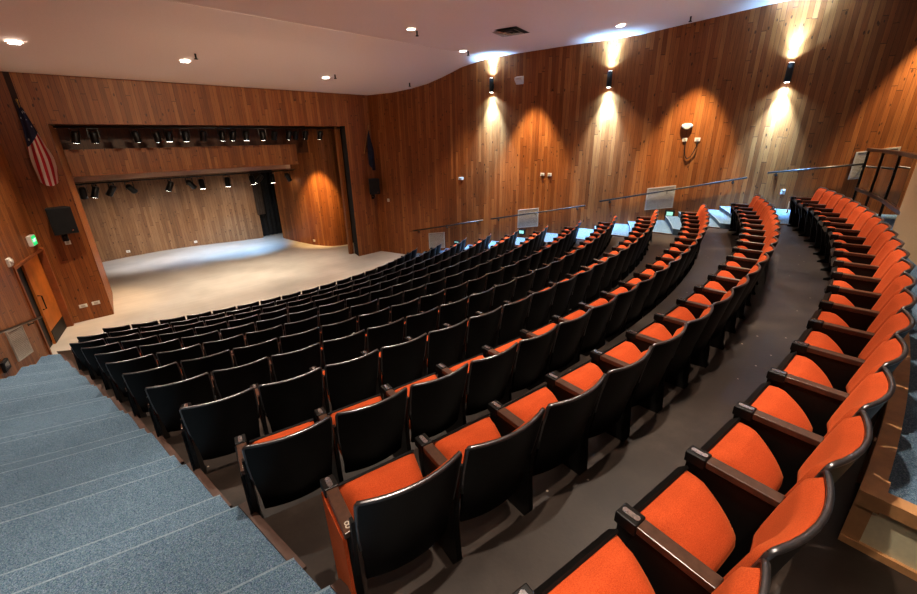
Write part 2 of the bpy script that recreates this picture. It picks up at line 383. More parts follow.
# hall ceiling
ys = [-5.3, -5.8, -6.5, -7, -7.4, -7.8, -8.1, -8.4, -8.7, -9.05, -9.4, -9.65, -9.9, -10.2, -10.449]
w = MB()
w.grid(lambda a, b: (-9.8 + 19.6 * a, ys[round(b * 14)], ceil_z(ys[round(b * 14)])), 4, 14, flip=True)
w.quad((-9.8, -10.45, 7.095), (9.8, -10.45, 7.095), (9.8, -10.451, 7.1), (-9.8, -10.451, 7.1))
y2 = [-10.451, -12, -13.5, -14.85, -16.3, -17.9, -19.2, -20.5, -22.7, -25]
w.grid(lambda a, b: (-11 + 23 * a, y2[round(b * 9)], ceil_z(y2[round(b * 9)])), 4, 9, flip=True)
struct(w.build('ceiling', M['ceil']))

# ------------------------------------------------------------------ door, left
dn = Vector((wl(dy0), dy0, 0)); dv = (Vector((wl(dy1), dy1, 0)) - dn); dl = dv.length; dv.normalize(); nn = Vector((-dv.y, dv.x, 0))   # nn points out of the hall
if nn.x > 0: nn = -nn
def dpt(s, d, z): p = dn + dv * s + nn * d; return Vector((p.x, p.y, z))
def dbox(mb, s0, s1, d0, d1, z0, z1):
    mb.hexa([dpt(s0, d0, z0), dpt(s1, d0, z0), dpt(s1, d1, z0), dpt(s0, d1, z0), dpt(s0, d0, z1), dpt(s1, d0, z1), dpt(s1, d1, z1), dpt(s0, d1, z1)])
dr = empty('door_1', dn); struct(dr)
def dpart(name, mb, m, par=dr):
    o = mb.build(name, m, par); o.matrix_parent_inverse = Matrix.Translation(dn).inverted() if par is dr else Matrix.Identity(4); return o
mb = MB(); dbox(mb, -.07, 0, -.03, .2, 0, dh + .07); dbox(mb, dl, dl + .1, -.04, .2, 0, dh + .07); dbox(mb, 0, dl, -.03, .2, dh, dh + .07)
dpart('door_frame', mb, plain('door_frame_wood', srgb(140, 78, 38), .5, var=.25, vscale=5))
mb = MB(); dbox(mb, .88, dl - .02, .1, .145, .0, dh); leaf = dpart('door_leaf', mb, M['ply'])
mb = MB(); dbox(mb, .9, dl - .04, .088, .1, .01, .34); dpart('kick_plate', mb, M['black'])
mb = MB(); mb.tube([dpt(.97, .1, .9), dpt(.97, .03, .92), dpt(.97, .03, 1.25), dpt(.97, .1, 1.27)], .014); dpart('door_handle', mb, M['gloss_black'])
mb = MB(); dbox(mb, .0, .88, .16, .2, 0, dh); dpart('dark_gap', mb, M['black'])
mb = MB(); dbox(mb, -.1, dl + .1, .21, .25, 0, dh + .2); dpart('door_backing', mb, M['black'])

# ------------------------------------------------------------------ theatre seats
W2 = .262
def back_y(x, z, d=0.0): return .105 * (.85 - z) / .47 - .055 * (1 - min(1, (abs(x) / .25)) ** 2) + d
def hw(z): return .216 + .03 * max(0, min(1, (z - .34) / .3))
def pt_back(a, z, d):
    x = (2 * a - 1) * hw(z); return (x, back_y(x, z, d), z)
mb = MB()                                               # shell: curved laminated panel, two skins and edges
for d, fl in ((0, False), (.018, True)): mb.grid(lambda a, b: pt_back(a, .27 + .575 * b, d), 12, 6, flip=fl)
for b in (0, 1): mb.grid(lambda a, s_: pt_back(a, .27 + .575 * b, .018 * s_), 12, 1, flip=(b == 1))
for a_ in (0, 1): mb.grid(lambda s_, b: pt_back(a_, .27 + .575 * b, .018 * s_), 1, 6, flip=(a_ == 0))
me_shell = mb.mesh('back_shell', M['shell'])
mb = MB()                                               # rim: metal edge round the top and down both sides
path = [pt_back(0, z, .009) for z in (.52, .6, .7, .79, .83)] + [pt_back(a, .848, .009) for a in (.015, .05, .15, .27, .4, .5, .6, .73, .85, .95, .985)] + [pt_back(1, z, .009) for z in (.83, .79, .7, .6, .52)]
mb.tube(path, .0095, 6, up=(0, 1, .15), r2=.0115)
me_rim = mb.mesh('back_rim', M['rim'])
mb = MB()                                               # upholstered front of the back
def pt_bc(a, b):
    z = .43 + .41 * b; s_ = 2 * a - 1; x = s_ * (hw(z) - .003)
    d = .016 + .052 * (1 - abs(s_) ** 12) ** .6 * (1 - abs(2 * b - 1) ** 10) ** .6 * (.8 + .35 * (1 - b))
    return (x, back_y(x, z, d), z)
mb.grid(pt_bc, 20, 10, flip=True)
me_bc = mb.mesh('back_cushion', M['orange'])
PIV = (0, .2, .325)
def pt_sc(a, b):                                        # seat cushion in its own frame: y runs to the front lip
    s_ = 2 * a - 1; e = min(1, b * 4.5) ** .5 if b < .22 else 1
    x = s_ * .209 * (.92 + .08 * e); y = .325 * b
    ed = (1 - abs(s_) ** 6); fr = (1 - max(0, (b - .84) / .16) ** 2 * .75); rr = min(1, b / .12) ** .5
    return (x, y, .012 + (.078 + .03 * math.sin(math.pi * b)) * (ed ** .5) * fr * rr)
mb = MB(); mb.grid(pt_sc, 14, 12); mb.grid(lambda a, b: (pt_sc(a, b)[0], pt_sc(a, b)[1], .012), 14, 12, flip=True)
me_sc = mb.mesh('seat_cushion', M['orange'])
mb = MB(); mb.prism([(-.17, .0), (.17, .0), (.205, .1), (.208, .33), (-.208, .33), (-.205, .1)], 'z', -.014, .011)
mb.prism([(-.208, .327), (.208, .327), (.208, .339), (-.208, .339)], 'z', -.014, .034)
me_pan = mb.mesh('seat_pan', M['steel'])
def slant(mb, x):
    mb.v = [(p[0] - math.copysign(.018 * p[1], x), p[1], p[2]) for p in mb.v]; return mb
def standard(x):
    mb = MB()
    mb.prism([(.05, 0), (.38, 0), (.38, .025), (.30, .06), (.33, .3), (.40, .5), (.41, .598), (.09, .598), (.09, .3), (.07, .06), (.05, .025)], 'x', x - .016, x + .016)
    mb.prism([(.09, .36), (.12, .36), (.06, .74), (.03, .74)], 'x', x - .007, x + .007)      # upright that carries the back
    return slant(mb, x)
def armrest(x):
    mb = MB(); mb.box(x - .029, x + .029, .09, .36, .6, .632); return slant(mb, x)
def armcap(x):
    mb = MB(); mb.box(x - .034, x + .034, .36, .445, .585, .637); mb.prism([(.41, .36), (.44, .5), (.44, .585), (.37, .585)], 'x', x - .018, x + .018); return slant(mb, x)
def hinge(x):
    mb = MB(); mb.tube([(x, .378, .637), (x, .378, .641)], .013, 10); mb.tube([(x, .423, .637), (x, .423, .641)], .011, 10); mb.box(x - .012, x + .012, .372, .43, .637, .639); return slant(mb, x)
me_leg = standard(-W2).mesh('leg', M['steel']); me_leg_r = standard(W2).mesh('leg', M['steel'])
def bev(me, wd):
    bm = bmesh.new(); bm.from_mesh(me); bmesh.ops.bevel(bm, geom=[e for e in bm.edges], offset=wd, segments=2, affect='EDGES', profile=.5); bm.to_mesh(me); bm.free(); return me
me_arm = bev(armrest(-W2).mesh('armrest', M['arm']), .004); me_arm_r = bev(armrest(W2).mesh('armrest', M['arm']), .004)
me_cap = bev(armcap(-W2).mesh('arm_cap', M['steel']), .005); me_cap_r = bev(armcap(W2).mesh('arm_cap', M['steel']), .005)
me_hin = hinge(-W2).mesh('hinge_plate', M['chrome']); me_hin_r = hinge(W2).mesh('hinge_plate', M['chrome'])
mb = MB(); mb.prism([(.06, .05), (.36, .05), (.40, .5), (.41, .59), (.10, .59), (.085, .3)], 'x', -W2 - .034, -W2 - .018); pan_poly = mb
me_endo = pan_poly.mesh('end_panel', M['orange'])
mb = MB(); mb.prism([(.06, .05), (.36, .05), (.40, .5), (.41, .59), (.10, .59), (.085, .3)], 'x', -W2 - .034, -W2 - .018); me_endk = mb.mesh('end_panel', M['shell'])
mb = MB(); mb.prism([(.06, .05), (.36, .05), (.40, .5), (.41, .59), (.10, .59), (.085, .3)], 'x', W2 + .018, W2 + .034); me_endr = mb.mesh('end_panel', M['shell'])
def P(name, me, parent, mat4=None):
    o = bpy.data.objects.new(name, me); C.objects.link(o); o.parent = parent
    if mat4 is not None: o.matrix_local = mat4
    return o
ORD = ['', 'first', 'second', 'third', 'fourth', 'fifth', 'sixth', 'seventh', 'eighth', 'ninth', 'tenth', 'eleventh', 'twelfth', 'thirteenth', 'fourteenth', 'fifteenth', 'sixteenth', 'seventeenth', 'eighteenth', 'nineteenth', 'twentieth', 'twenty-first']
def row_name(n):
    i = ROWS.index(n)
    if i == 0: return 'the back row'
    if i <= 5: return ORD[i + 1] + ' row from the back'
    if i == 11: return 'the front row'
    return ORD[12 - i] + ' row from the front'
def make_seat():
    s_ = empty('theatre_seat')
    P('back_shell', me_shell, s_); P('back_cushion', me_bc, s_); P('back_rim', me_rim, s_)
    P('seat_cushion', me_sc, s_); P('seat_pan', me_pan, s_); P('leg', me_leg, s_)
    a = P('armrest', me_arm, s_); c_ = P('arm_cap', me_cap, a); P('hinge_plate', me_hin, a)
    return s_
def copy_tree(o, parent=None):
    c_ = o.copy(); C.objects.link(c_); c_.parent = parent
    for ch in list(o.children): copy_tree(ch, c_)
    return c_
proto = make_seat(); first = True; ends = []
for n in ROWS:
    N = NS.get(n, 21); R = RAD[n]; z = FL[n]; da = (RA[n] - LA[n]) / N
    for k in range(N):
        a = rad(LA[n] + (k + .5) * da - 45)
        s_ = proto if first else copy_tree(proto); first = False
        s_.location = (R * math.cos(a), R * math.sin(a), z); s_.rotation_euler = (0, 0, a + math.pi / 2)
        tilt = rad(47 + random.uniform(-3, 3))
        mt = Matrix.Translation(PIV) @ Matrix.Rotation(tilt, 4, 'X')
        for ch in s_.children:
            if ch.name.startswith(('seat_cushion', 'seat_pan')): ch.matrix_local = mt
        fromleft = k < (N + 1) // 2 and n != 'A'
        cnt = k + 1 if fromleft else N - k
        side = 'left carpeted aisle' if fromleft else 'right wall aisle'
        look = 'black-backed orange theatre seat'
        if k in (0, N - 1): ends.append((n, k, s_))
        tag(s_, '%s, %s from the %s, in %s' % (look, ORD[cnt], side, row_name(n)), 'seat', 'curved rows of theatre seats')

for n, k, s_ in ends:
    if k == 0:
        e = P('end_panel', me_endo if n == 'B' else me_endk, s_)
        e['label'] = 'orange fabric end panel' if n == 'B' else 'black end panel'
        if n in 'BC': text('seat_number', '8', .055, M['grille'], s_, Matrix.Translation((-W2, .125, .633)))
    else:
        P('leg', me_leg_r, s_); ar = P('armrest', me_arm_r, s_); P('arm_cap', me_cap_r, ar); P('hinge_plate', me_hin_r, ar); P('end_panel', me_endr, s_)

# ------------------------------------------------------------------ platform, kerb, railing and plaster wall behind the back row
RK = 20.905
PZ = 3.01
a0 = math.atan2(-20.77, -2.26) + 2 * math.pi; a1 = rad(-70.5 + 360)
mb = MB(); pk, pb = arc(RK, a0, a1, 40), arc(23.6, a0, a1, 40)
for k in range(40): mb.quad((*pk[k], PZ), (*pb[k], PZ), (*pb[k + 1], PZ), (*pk[k + 1], PZ))
struct(mb.build('floor_platform', M['carpet']))
mb = MB()
for k in range(40): mb.quad((*pk[k], 2.5), (*pk[k], PZ), (*pk[k + 1], PZ), (*pk[k + 1], 2.5))
struct(mb.build('wall_platform_front', M['brownpanel']))
mb = MB()
def pol(R, a, z): return (R * math.cos(a), R * math.sin(a), z)
def arcbar(mb, R0, R1, z0, z1, a0, a1, n):
    for k in range(n):
        b0, b1 = a0 + (a1 - a0) * k / n, a0 + (a1 - a0) * (k + 1) / n
        mb.hexa([pol(R0, b0, z0), pol(R1, b0, z0), pol(R1, b1, z0), pol(R0, b1, z0), pol(R0, b0, z1), pol(R1, b0, z1), pol(R1, b1, z1), pol(R0, b1, z1)])
arcbar(mb, RK - .01, RK + .07, PZ - .03, PZ + .03, a0, a1, 40)
struct(mb.build('trim_7', M['tan']))
light_gaps = MB()  # tan strips stand in for light falling between the seat backs
for k in range(1, 22):
    b0 = a0 + .0255 * k; d_ = .0012
    light_gaps.hexa([pol(RK - .02, b0 - d_, 2.6), pol(RK, b0 - d_, 2.6), pol(RK, b0 + d_, 2.6), pol(RK - .02, b0 + d_, 2.6), pol(RK - .02, b0 - d_, PZ), pol(RK, b0 - d_, PZ), pol(RK, b0 + d_, PZ), pol(RK - .02, b0 + d_, PZ)])
struct(light_gaps.build('light_gap_strips', M['tan']))
# end face of the platform: olive board framed in tan wood
def radbox(mb, r0, r1, z0, z1, t0, t1):
    """slab across the platform's end; t runs along the row, radians*R"""
    b0, b1 = a0 + t0 / RK, a0 + t1 / RK
    mb.hexa([pol(r0, b0, z0), pol(r1, b0, z0), pol(r1, b1, z0), pol(r0, b1, z0), pol(r0, b0, z1), pol(r1, b0, z1), pol(r1, b1, z1), pol(r0, b1, z1)])
ep = empty('platform_end_panel', pol(RK, a0, 2.71)); tag(ep, 'olive beige board framed in tan wood closing the carpeted platform behind the back row', 'panel')
inv = Matrix.Translation(ep.location).inverted()
def epart(name, mb, m):
    o = mb.build(name, m, ep); o.matrix_parent_inverse = inv; return o
mb = MB(); radbox(mb, RK + .06, 22.6, 2.71, PZ - .04, -.03, 0); epart('board', mb, M['panel_beige'])
mb = MB(); radbox(mb, RK - .01, RK + .06, 2.71, PZ - .03, -.045, .02); epart('side_trim', mb, M['tan'])
mb = MB(); radbox(mb, RK - .01, 22.6, 2.71, 2.75, -.05, -.01); epart('bottom_trim', mb, M['tan'])
mb = MB(); radbox(mb, RK - .01, 22.6, PZ - .04, PZ + .03, -.05, .03); radbox(mb, RK - .01, RK + .08, PZ - .05, PZ + .035, -.055, .12); epart('top_trim', mb, M['tan'])
# plaster half wall
mb = MB()
pw = smooth([(5.15, -20.84), (4.2, -20.93), (3.3, -21.05), (2.5, -21.22)], 5); pw2 = [(x + .02, y - .16) for x, y in pw]
mb.wall(pw + pw2[::-1] + [pw[0]], PZ, 4.45)
for k in range(len(pw) - 1): mb.quad((*pw[k], 4.45), (*pw[k + 1], 4.45), (*pw2[k + 1], 4.45), (*pw2[k], 4.45))
struct(mb.build('wall_plaster_half', M['plaster']))
# railing with glass
rail = [(8.75, -20.17), (7.75, -20.42), (6.62, -20.66), (5.5, -20.81), (4.6, -20.95)]
gr = empty('glass_railing', (rail[0][0], rail[0][1], PZ)); tag(gr, 'dark steel and glass railing with brown wooden top rail behind the back row', 'railing')
inv = Matrix.Translation(gr.location).inverted()
def gpart(name, mb, m):
    o = mb.build(name, m, gr); o.matrix_parent_inverse = inv; return o
for x, y in rail[:3]:
    mb = MB(); mb.box(x - .035, x + .035, y - .02, y + .02, PZ, 4.24); gpart('post', mb, M['gloss_black'])
def runbar(mb, pts, z0, z1, hw_):
    for (xa, ya), (xb, yb) in zip(pts, pts[1:]):
        d = Vector((xb - xa, yb - ya, 0)).normalized(); nx, ny = -d.y * hw_, d.x * hw_
        mb.hexa([(xa + nx, ya + ny, z0), (xb + nx, yb + ny, z0), (xb - nx, yb - ny, z0), (xa - nx, ya - ny, z0), (xa + nx, ya + ny, z1), (xb + nx, yb + ny, z1), (xb - nx, yb - ny, z1), (xa - nx, ya - ny, z1)])
mb = MB(); runbar(mb, rail, 4.22, 4.28, .05); gpart('top_rail', mb, M['arm'])
mb = MB(); runbar(mb, rail, 3.36, 3.42, .035); gpart('bottom_rail', mb, M['arm'])
for (pa, pb_) in zip(rail[:3], rail[1:4]):
    mb = MB(); runbar(mb, [pa, pb_], 3.42, 4.22, .004); gpart('glass_pane', mb, M['glass'])

# ------------------------------------------------------------------ things on the right wall
nr = Vector((-WRv.y, WRv.x, 0)).normalized()
if nr.x > 0: nr = -nr                                   # into the hall
nl = Vector((WLv.y, -WLv.x, 0)).normalized()
if nl.x < 0: nl = -nl
def frame_at(side, y, z, off=0.0):
    """matrix: x along the wall away from the stage, y into the hall, z up"""
    x = wr(y) if side == 'r' else wl(y); n_ = nr if side == 'r' else nl; v_ = WRv if side == 'r' else WLv
    p = Vector((x, y, z)) + n_ * off
    return Matrix(((v_.x, n_.x, 0, p.x), (v_.y, n_.y, 0, p.y), (0, 0, 1, p.z), (0, 0, 0, 1)))
def mount(name, mat4, label, cat, group=None):
    o = empty(name); o.matrix_world = mat4; tag(o, label, cat, group); return o
sconce_lab = ['black up-and-down wall cylinder light nearest the stage', 'black up-and-down wall cylinder light, middle one of the three', 'black up-and-down wall cylinder light nearest the back row']
for (y, z), lab in zip(((-10.58, 6.27), (-14.2, 6.17), (-18.27, 6.0)), sconce_lab):
    m4 = frame_at('r', y, z); o = mount('wall_sconce', m4, lab, 'wall light', 'cylinder lights on the right wall')
    mb = MB(); mb.tube([(0, .12, -.21), (0, .12, .21)], .07, 20); mb.build('lamp_body', M['black'], o)
    mb = MB(); mb.box(-.05, .05, 0, .08, -.09, .05); mb.build('wall_bracket', M['black'], o)
    for s_ in (-1, 1):
        mb = MB(); mb.tube([(0, .12, s_ * .211), (0, .12, s_ * .216)], .055, 16); mb.build('lamp_lens', M['lens_on'], o)
        p = m4 @ Vector((0, .13, s_ * .22)); d = (m4.to_3x3() @ Vector((0, -.02, s_))).normalized()
        for e_, sz in (((6000 if s_ < 0 else 3600), 62), (420, 128)):
            L = bpy.data.lights.new('sconce_beam', 'SPOT'); L.energy = e_; L.color = (.27, .56, 1); L.spot_size = rad(sz); L.spot_blend = 1; L.shadow_soft_size = .04
            lo = bpy.data.objects.new('sconce_beam', L); C.objects.link(lo)
            lo.location = p; lo.rotation_euler = d.to_track_quat('-Z', 'Y').to_euler()
# handrails: start and end (y, z)
rails = [('r', -7.16, 1.09, -10.28, 1.78, 'grey metal handrail on the right wall, lowest and nearest the stage'),
         ('r', -10.6, 1.85, -13.85, 2.53, 'grey metal handrail on the right wall, second from the stage'),
         ('r', -14.27, 2.69, -17.92, 3.52, 'grey metal handrail on the right wall, third from the stage'),
         ('r', -18.32, 3.65, -20.3, 3.92, 'grey metal handrail on the right wall beside the glass railing'),
         ('l', -7.5, 1.0, -14.0, 2.43, 'dark metal handrail on the left wall beside the open door')]
for s_, ya, za, yb, zb, lab in rails:
    A = frame_at(s_, ya, za, .09).translation; B = frame_at(s_, yb, zb, .09).translation
    o = empty('handrail', A); tag(o, lab, 'handrail', 'wall handrails'); inv = Matrix.Translation(A).inverted()
    mb = MB(); mb.tube([A, B], .024, 10); t_ = mb.build('rail_tube', M['railmetal'], o); t_.matrix_parent_inverse = inv
    for k in ((.1, .9) if (B - A).length < 3.3 else (.08, .5, .92)):
        p = A.lerp(B, k); n_ = nr if s_ == 'r' else nl
        mb = MB(); mb.tube([p, p - Vector((0, 0, .07)), p - Vector((0, 0, .08)) - n_ * .09], .012, 8); mb.tube([p - Vector((0, 0, .08)) - n_ * .075, p - Vector((0, 0, .08)) - n_ * .09], .035, 10)
        b_ = mb.build('bracket', M['railmetal'], o); b_.matrix_parent_inverse = inv
# air grilles that follow the slope
grl = [('r', -8.23, .78, 'grey slanted wall grille under the handrail nearest the stage on the right'), ('r', -11.95, 1.97, 'grey slanted wall grille under the second handrail on the right'),
       ('r', -15.93, 2.87, 'grey slanted wall grille behind the third handrail on the right'), ('r', -20.3, 3.9, 'pale wall grille seen behind the left end of the glass railing'),
       ('l', -8.76, .92, 'grey slanted wall grille beside the door on the left wall')]
for s_, y, z, lab in grl:
    o = mount('wall_grille', frame_at(s_, y, z), lab, 'vent', 'slanted wall grilles')
    def sh(x, zz): return zz + x * .16
    def slb(mb, x0, x1, y0, y1, z0, z1): mb.hexa([(x0, y0, sh(x0, z0)), (x1, y0, sh(x1, z0)), (x1, y1, sh(x1, z0)), (x0, y1, sh(x0, z0)), (x0, y0, sh(x0, z1)), (x1, y0, sh(x1, z1)), (x1, y1, sh(x1, z1)), (x0, y1, sh(x0, z1))])
    mb = MB(); slb(mb, -.36, .36, 0, .012, -.29, .29); mb.build('backing', M['grille_dark'], o)
    mb = MB()
    for a in ((-.38, .38, .29, .325), (-.38, .38, -.325, -.29), (-.38, -.345, -.29, .29), (.345, .38, -.29, .29)): slb(mb, a[0], a[1], 0, .03, a[2], a[3])
    mb.build('grille_frame', M['grille'], o)
    mb = MB()
    for k in range(17): slb(mb, -.345, .345, .012, .024, -.28 + k * .033, -.258 + k * .033)
    mb.build('slats', M['grille'], o)
for s_, y, z, lab in (('r', -9.14, .78, 'small black lit step light on the right wall nearest the stage'), ('r', -11.75, 1.46, 'small black lit step light on the right wall beside the second grille'),
                      ('r', -16.25, 2.43, 'small black lit step light on the right wall below the third grille'), ('l', -9.68, .85, 'small black step light low on the left wall near the grille')):
    o = mount('step_light', frame_at(s_, y, z), lab, 'light', 'step lights by the aisles')
    mb = MB(); mb.box(-.13, .13, 0, .05, -.1, .1); mb.build('housing', M['black'], o, .008)
    mb = MB(); mb.box(-.085, .085, .05, .054, -.055, .055); mb.build('lit_face', M['cyan'] if s_ == 'r' else M['lens_off'], o)
# small white devices
def plate(mat4, label, cat, name, w_=.05, h_=.06, d_=.03, group=None):
    o = mount(name, mat4, label, cat, group)
    mb = MB(); mb.box(-w_, w_, 0, d_ * .5, -h_, h_); mb.build('cover_plate', M['white'], o, .004)
    mb = MB(); mb.box(-w_ * .5, w_ * .5, d_ * .5, d_, -h_ * .6, h_ * .6); mb.build('face', M['grille'], o, .003); return o
plate(frame_at('r', -9.36, 3.25), 'small white sensor alone on the right wall above the lowest handrails', 'sensor', 'wall_sensor', .1, .05, .08)
plate(frame_at('r', -12.38, 3.47), 'left one of two small white sensors above the second handrail', 'sensor', 'wall_sensor', .065, .05, .05)
plate(frame_at('r', -12.62, 3.47), 'right one of two small white sensors above the second handrail', 'sensor', 'wall_sensor', .065, .05, .05)
plate(frame_at('r', -5.97, 2.28), 'small white wall switch on the right wall next to the speaker', 'switch', 'wall_box', .055, .06)
plate(frame_at('r', -18.75, 3.17), 'white wall outlet low between the two rear handrails', 'outlet', 'wall_outlet', .05, .07)
plate(frame_at('r', -16.32, 4.5), 'left one of two small boxes below the oval wall device', 'switch', 'control_box', .06, .05)
plate(frame_at('r', -16.62, 4.5), 'right one of two small boxes with a hanging cable', 'switch', 'control_box', .07, .05)
o = mount('wall_projector_sensor', frame_at('r', -16.32, 4.86), 'white oval alarm device on the right wall above two small boxes', 'alarm')
mb = MB(); mb.tube([(0, 0, 0), (0, .05, 0), (0, .08, 0)], [.15, .14, .09], 20, r2=.07); mb.build('cover', M['white'], o)
mb = MB(); mb.box(-.04, .04, .05, .085, -.085, -.06); mb.build('base', M['grille'], o)
m4 = frame_at('r', -16.5, 4.2); pts = [m4 @ Vector(p) for p in ((.14, .03, .25), (.12, .05, .1), (.04, .03, -.12), (-.06, .03, -.2), (-.13, .03, -.08), (-.15, .03, .1), (-.16, .03, .26))]
mb = MB(); mb.tube(smooth([tuple(p) for p in pts], 5), .012, 6); tag(mb.build('hanging_cable', M['black']), 'thin black cable hanging in a loop below two small boxes on the right wall', 'cable')
o = mount('wall_loudspeaker', frame_at('r', -11.5, 6.37), 'small white wedge-shaped device high on the right wall between two cylinder lights', 'speaker')
mb = MB(); mb.prism([(0, -.13), (.16, -.02), (.16, .06), (0, .11)], 'x', -.13, .13); mb.build('housing', M['white'], o, .01)
mb = MB(); mb.box(-.1, .1, .16, .165, -.01, .05); mb.build('face', M['grille'], o)
# left wall and front wall devices
o = mount('exit_sign', frame_at('l', -6.1, 2.52), 'green lit exit sign above the open door on the left wall', 'sign')
mb = MB(); mb.box(-.16, .16, 0, .09, -.12, .12); mb.build('sign_housing', M['white'], o, .006)
mb = MB(); mb.box(-.15, .15, .09, .094, -.11, .11); mb.build('sign_face', M['green'], o)
text('sign_letters', 'EXIT', .11, M['white_glow'], o, Matrix(((-1, 0, 0, 0), (0, 0, 1, .096), (0, 1, 0, 0), (0, 0, 0, 1))))
o = mount('emergency_horn', frame_at('l', -7.73, 2.37), 'white fire alarm horn on the left wall beside the door frame', 'alarm')
mb = MB(); mb.box(-.09, .09, 0, .05, -.09, .09); mb.build('housing', M['white'], o, .012)
mb = MB(); mb.tube([(0, .05, .02), (0, .085, .02)], .05, 14); mb.build('strobe', M['white'], o)
plate(frame_at('l', -9.97, .98), 'small white outlet at the far left beside the step light', 'outlet', 'wall_outlet', .05, .06)
def frame_front(x, z, y=Y0): return Matrix(((1, 0, 0, x), (0, -1, 0, y), (0, 0, -1, z), (0, 0, 0, 1))) @ Matrix.Rotation(math.pi, 4, 'X') @ Matrix.Diagonal((1, 1, 1, 1))
def fmat(x, y, z, rz=math.pi): return Matrix.Translation((x, y, z)) @ Matrix.Rotation(rz, 4, 'Z')
plate(fmat(-4.58, Y0, .44), 'left one of two white outlets low on the left pilaster', 'outlet', 'wall_outlet', .09, .05)
plate(fmat(-4.3, Y0, .45), 'right one of two white outlets low on the left pilaster', 'outlet', 'wall_outlet', .09, .05)
plate(fmat(-4.42, Y0, 2.24), 'white box just below the speaker on the left pilaster', 'switch', 'wall_box', .06, .06)  # a junction box, not a switch
plate(fmat(-2.45, 2.5, .24), 'white outlet low on the stage back wall, left one', 'outlet', 'wall_outlet', .07, .05)
plate(fmat(.2, 2.44, .2), 'white outlet low on the stage back wall, right one', 'outlet', 'wall_outlet', .07, .05)
plate(fmat(4.12, -1.95, .22, math.pi / 2 + .35), 'white outlet low on the curved stage side panel', 'outlet', 'wall_outlet', .06, .05)

# ------------------------------------------------------------------ speakers
def speaker(loc, rz, label, wd, h, ext=0.0):
    o = empty('loudspeaker', loc, rz); tag(o, label, 'speaker', 'black speakers beside the stage')
    w_, d = wd / 2, .3
    mb = MB(); mb.prism([(-w_, 0), (w_, 0), (w_ * .7, d), (-w_ * .7, d)], 'z', 0, h); mb.build('cabinet', M['black'], o, .012)
    mb = MB(); mb.box(-w_ * .92, w_ * .92, -.012, 0, h * .04, h * .96); mb.build('front_grille', M['blackcloth'], o)
    mb = MB(); mb.tube([(w_ * .55, -.014, h * .13), (w_ * .55, -.02, h * .13)], .018, 10); mb.build('badge', M['chrome'], o)
    mb = MB(); mb.tube([(0, .15, 0), (0, .15, -.16)], .022, 8); mb.tube([(0, .15, -.13), (0, d + .14 + ext, -.13)], .02, 8); mb.box(-.06, .06, d + .115 + ext, d + .135 + ext, -.24, -.02); mb.build('wall_bracket', M['gloss_black'], o)
speaker((-4.38, Y0 - .46, 2.52), rad(8), 'black loudspeaker on a bracket below the striped flag, left of the stage', .5, .68)
speaker((5.2, Y0 - .46, 2.56), rad(-20), 'black loudspeaker on a bracket below the navy flag, right of the stage', .44, .62, .045)
# ------------------------------------------------------------------ flags
def flag(x, y, ztop, zbot, mat, label, wmax, lean, fringe=None):
    o = empty('hanging_flag', (x, y, ztop)); tag(o, label, 'flag', None)
    H = ztop - zbot
    mb = MB(); mb.tube([(0, .0, .0), (lean, .33, -.85)] if fringe is None else [(0, 0, 0), (lean, .2, -1.0)], .014, 8); mb.build('flag_pole', M['gold'], o)
    mb = MB(); mb.tube([(0, 0, -.01), (0, -.01, .03), (0, -.015, .06)], [.012, .026, .004], 10); mb.build('finial', M['gold'], o)
    def fn(a, b):
        w_ = wmax * (min(1, .18 + b * 1.25)) * (1 if b < .8 else 1 - (b - .8) * 1.9 * abs(a - .35)) if fringe is None else wmax * (.12 + .6 * min(1, b * 2.2) - .28 * max(0, b - .5))
        fold = .05 * math.sin(a * 9 + b * 2) * (.3 + b)
        zz = -.04 - b * (H - .04) * (1 - .22 * (a - .5) ** 2 * (b > .5) - (0 if fringe is None else .12 * (1 - a))) - .1 * a * (1 - b)
        return ((a - .35) * w_ + lean * .25 * b, fold - .05 + .1 * (1 - b), zz)
    mb = MB(); mb.grid(fn, 14, 24, uvfn=lambda a, b: (a, b)); mb.build('flag_cloth', mat, o)
flag(-4.40, Y0 - .25, 5.66, 3.72, M['flag_us'], 'red, white and blue striped flag hanging at the left of the stage', .42, .05)
flag(5.3, Y0 - .25, 5.15, 3.42, M['flag_navy'], 'dark navy flag hanging at the right of the stage', .36, -.18, 1)
# ------------------------------------------------------------------ stage lights
mb = MB(); mb.tube([(-3.9, -5.02, 5.12), (4.38, -5.02, 5.12)], .025, 8); tag(mb.build('lighting_pipe', M['gloss_black']), 'long black pipe along the top of the stage opening carrying lights', 'pipe')
mb = MB(); mb.tube([(-3.9, -1.3, 3.45), (4.0, -1.3, 3.45)], .022, 8); tag(mb.build('lighting_pipe', M['gloss_black']), 'lower black pipe over the stage carrying hanging lights', 'pipe')
def make_stage_light():
    o = empty('stage_spotlight')
    mb = MB(); mb.tube([(0, 0, .1), (0, 0, .07), (0, 0, -.17), (0, 0, -.2)], [.05, .075, .075, .085], 14); h_ = mb.build('housing', M['gloss_black'], o)
    mb = MB(); mb.tube([(0, 0, -.203), (0, 0, -.206)], .068, 14); l_ = mb.build('lens', M['lens_off'], h_)
    mb = MB(); mb.box(-.1, -.09, -.012, .012, -.06, .16); mb.box(.09, .1, -.012, .012, -.06, .16); mb.box(-.1, .1, -.012, .012, .15, .16); mb.build('yoke', M['gloss_black'], o)
    mb = MB(); mb.box(-.03, .03, -.03, .03, .155, .17); mb.build('clamp', M['gloss_black'], o)
    return o
sl = make_stage_light(); sl_used = False
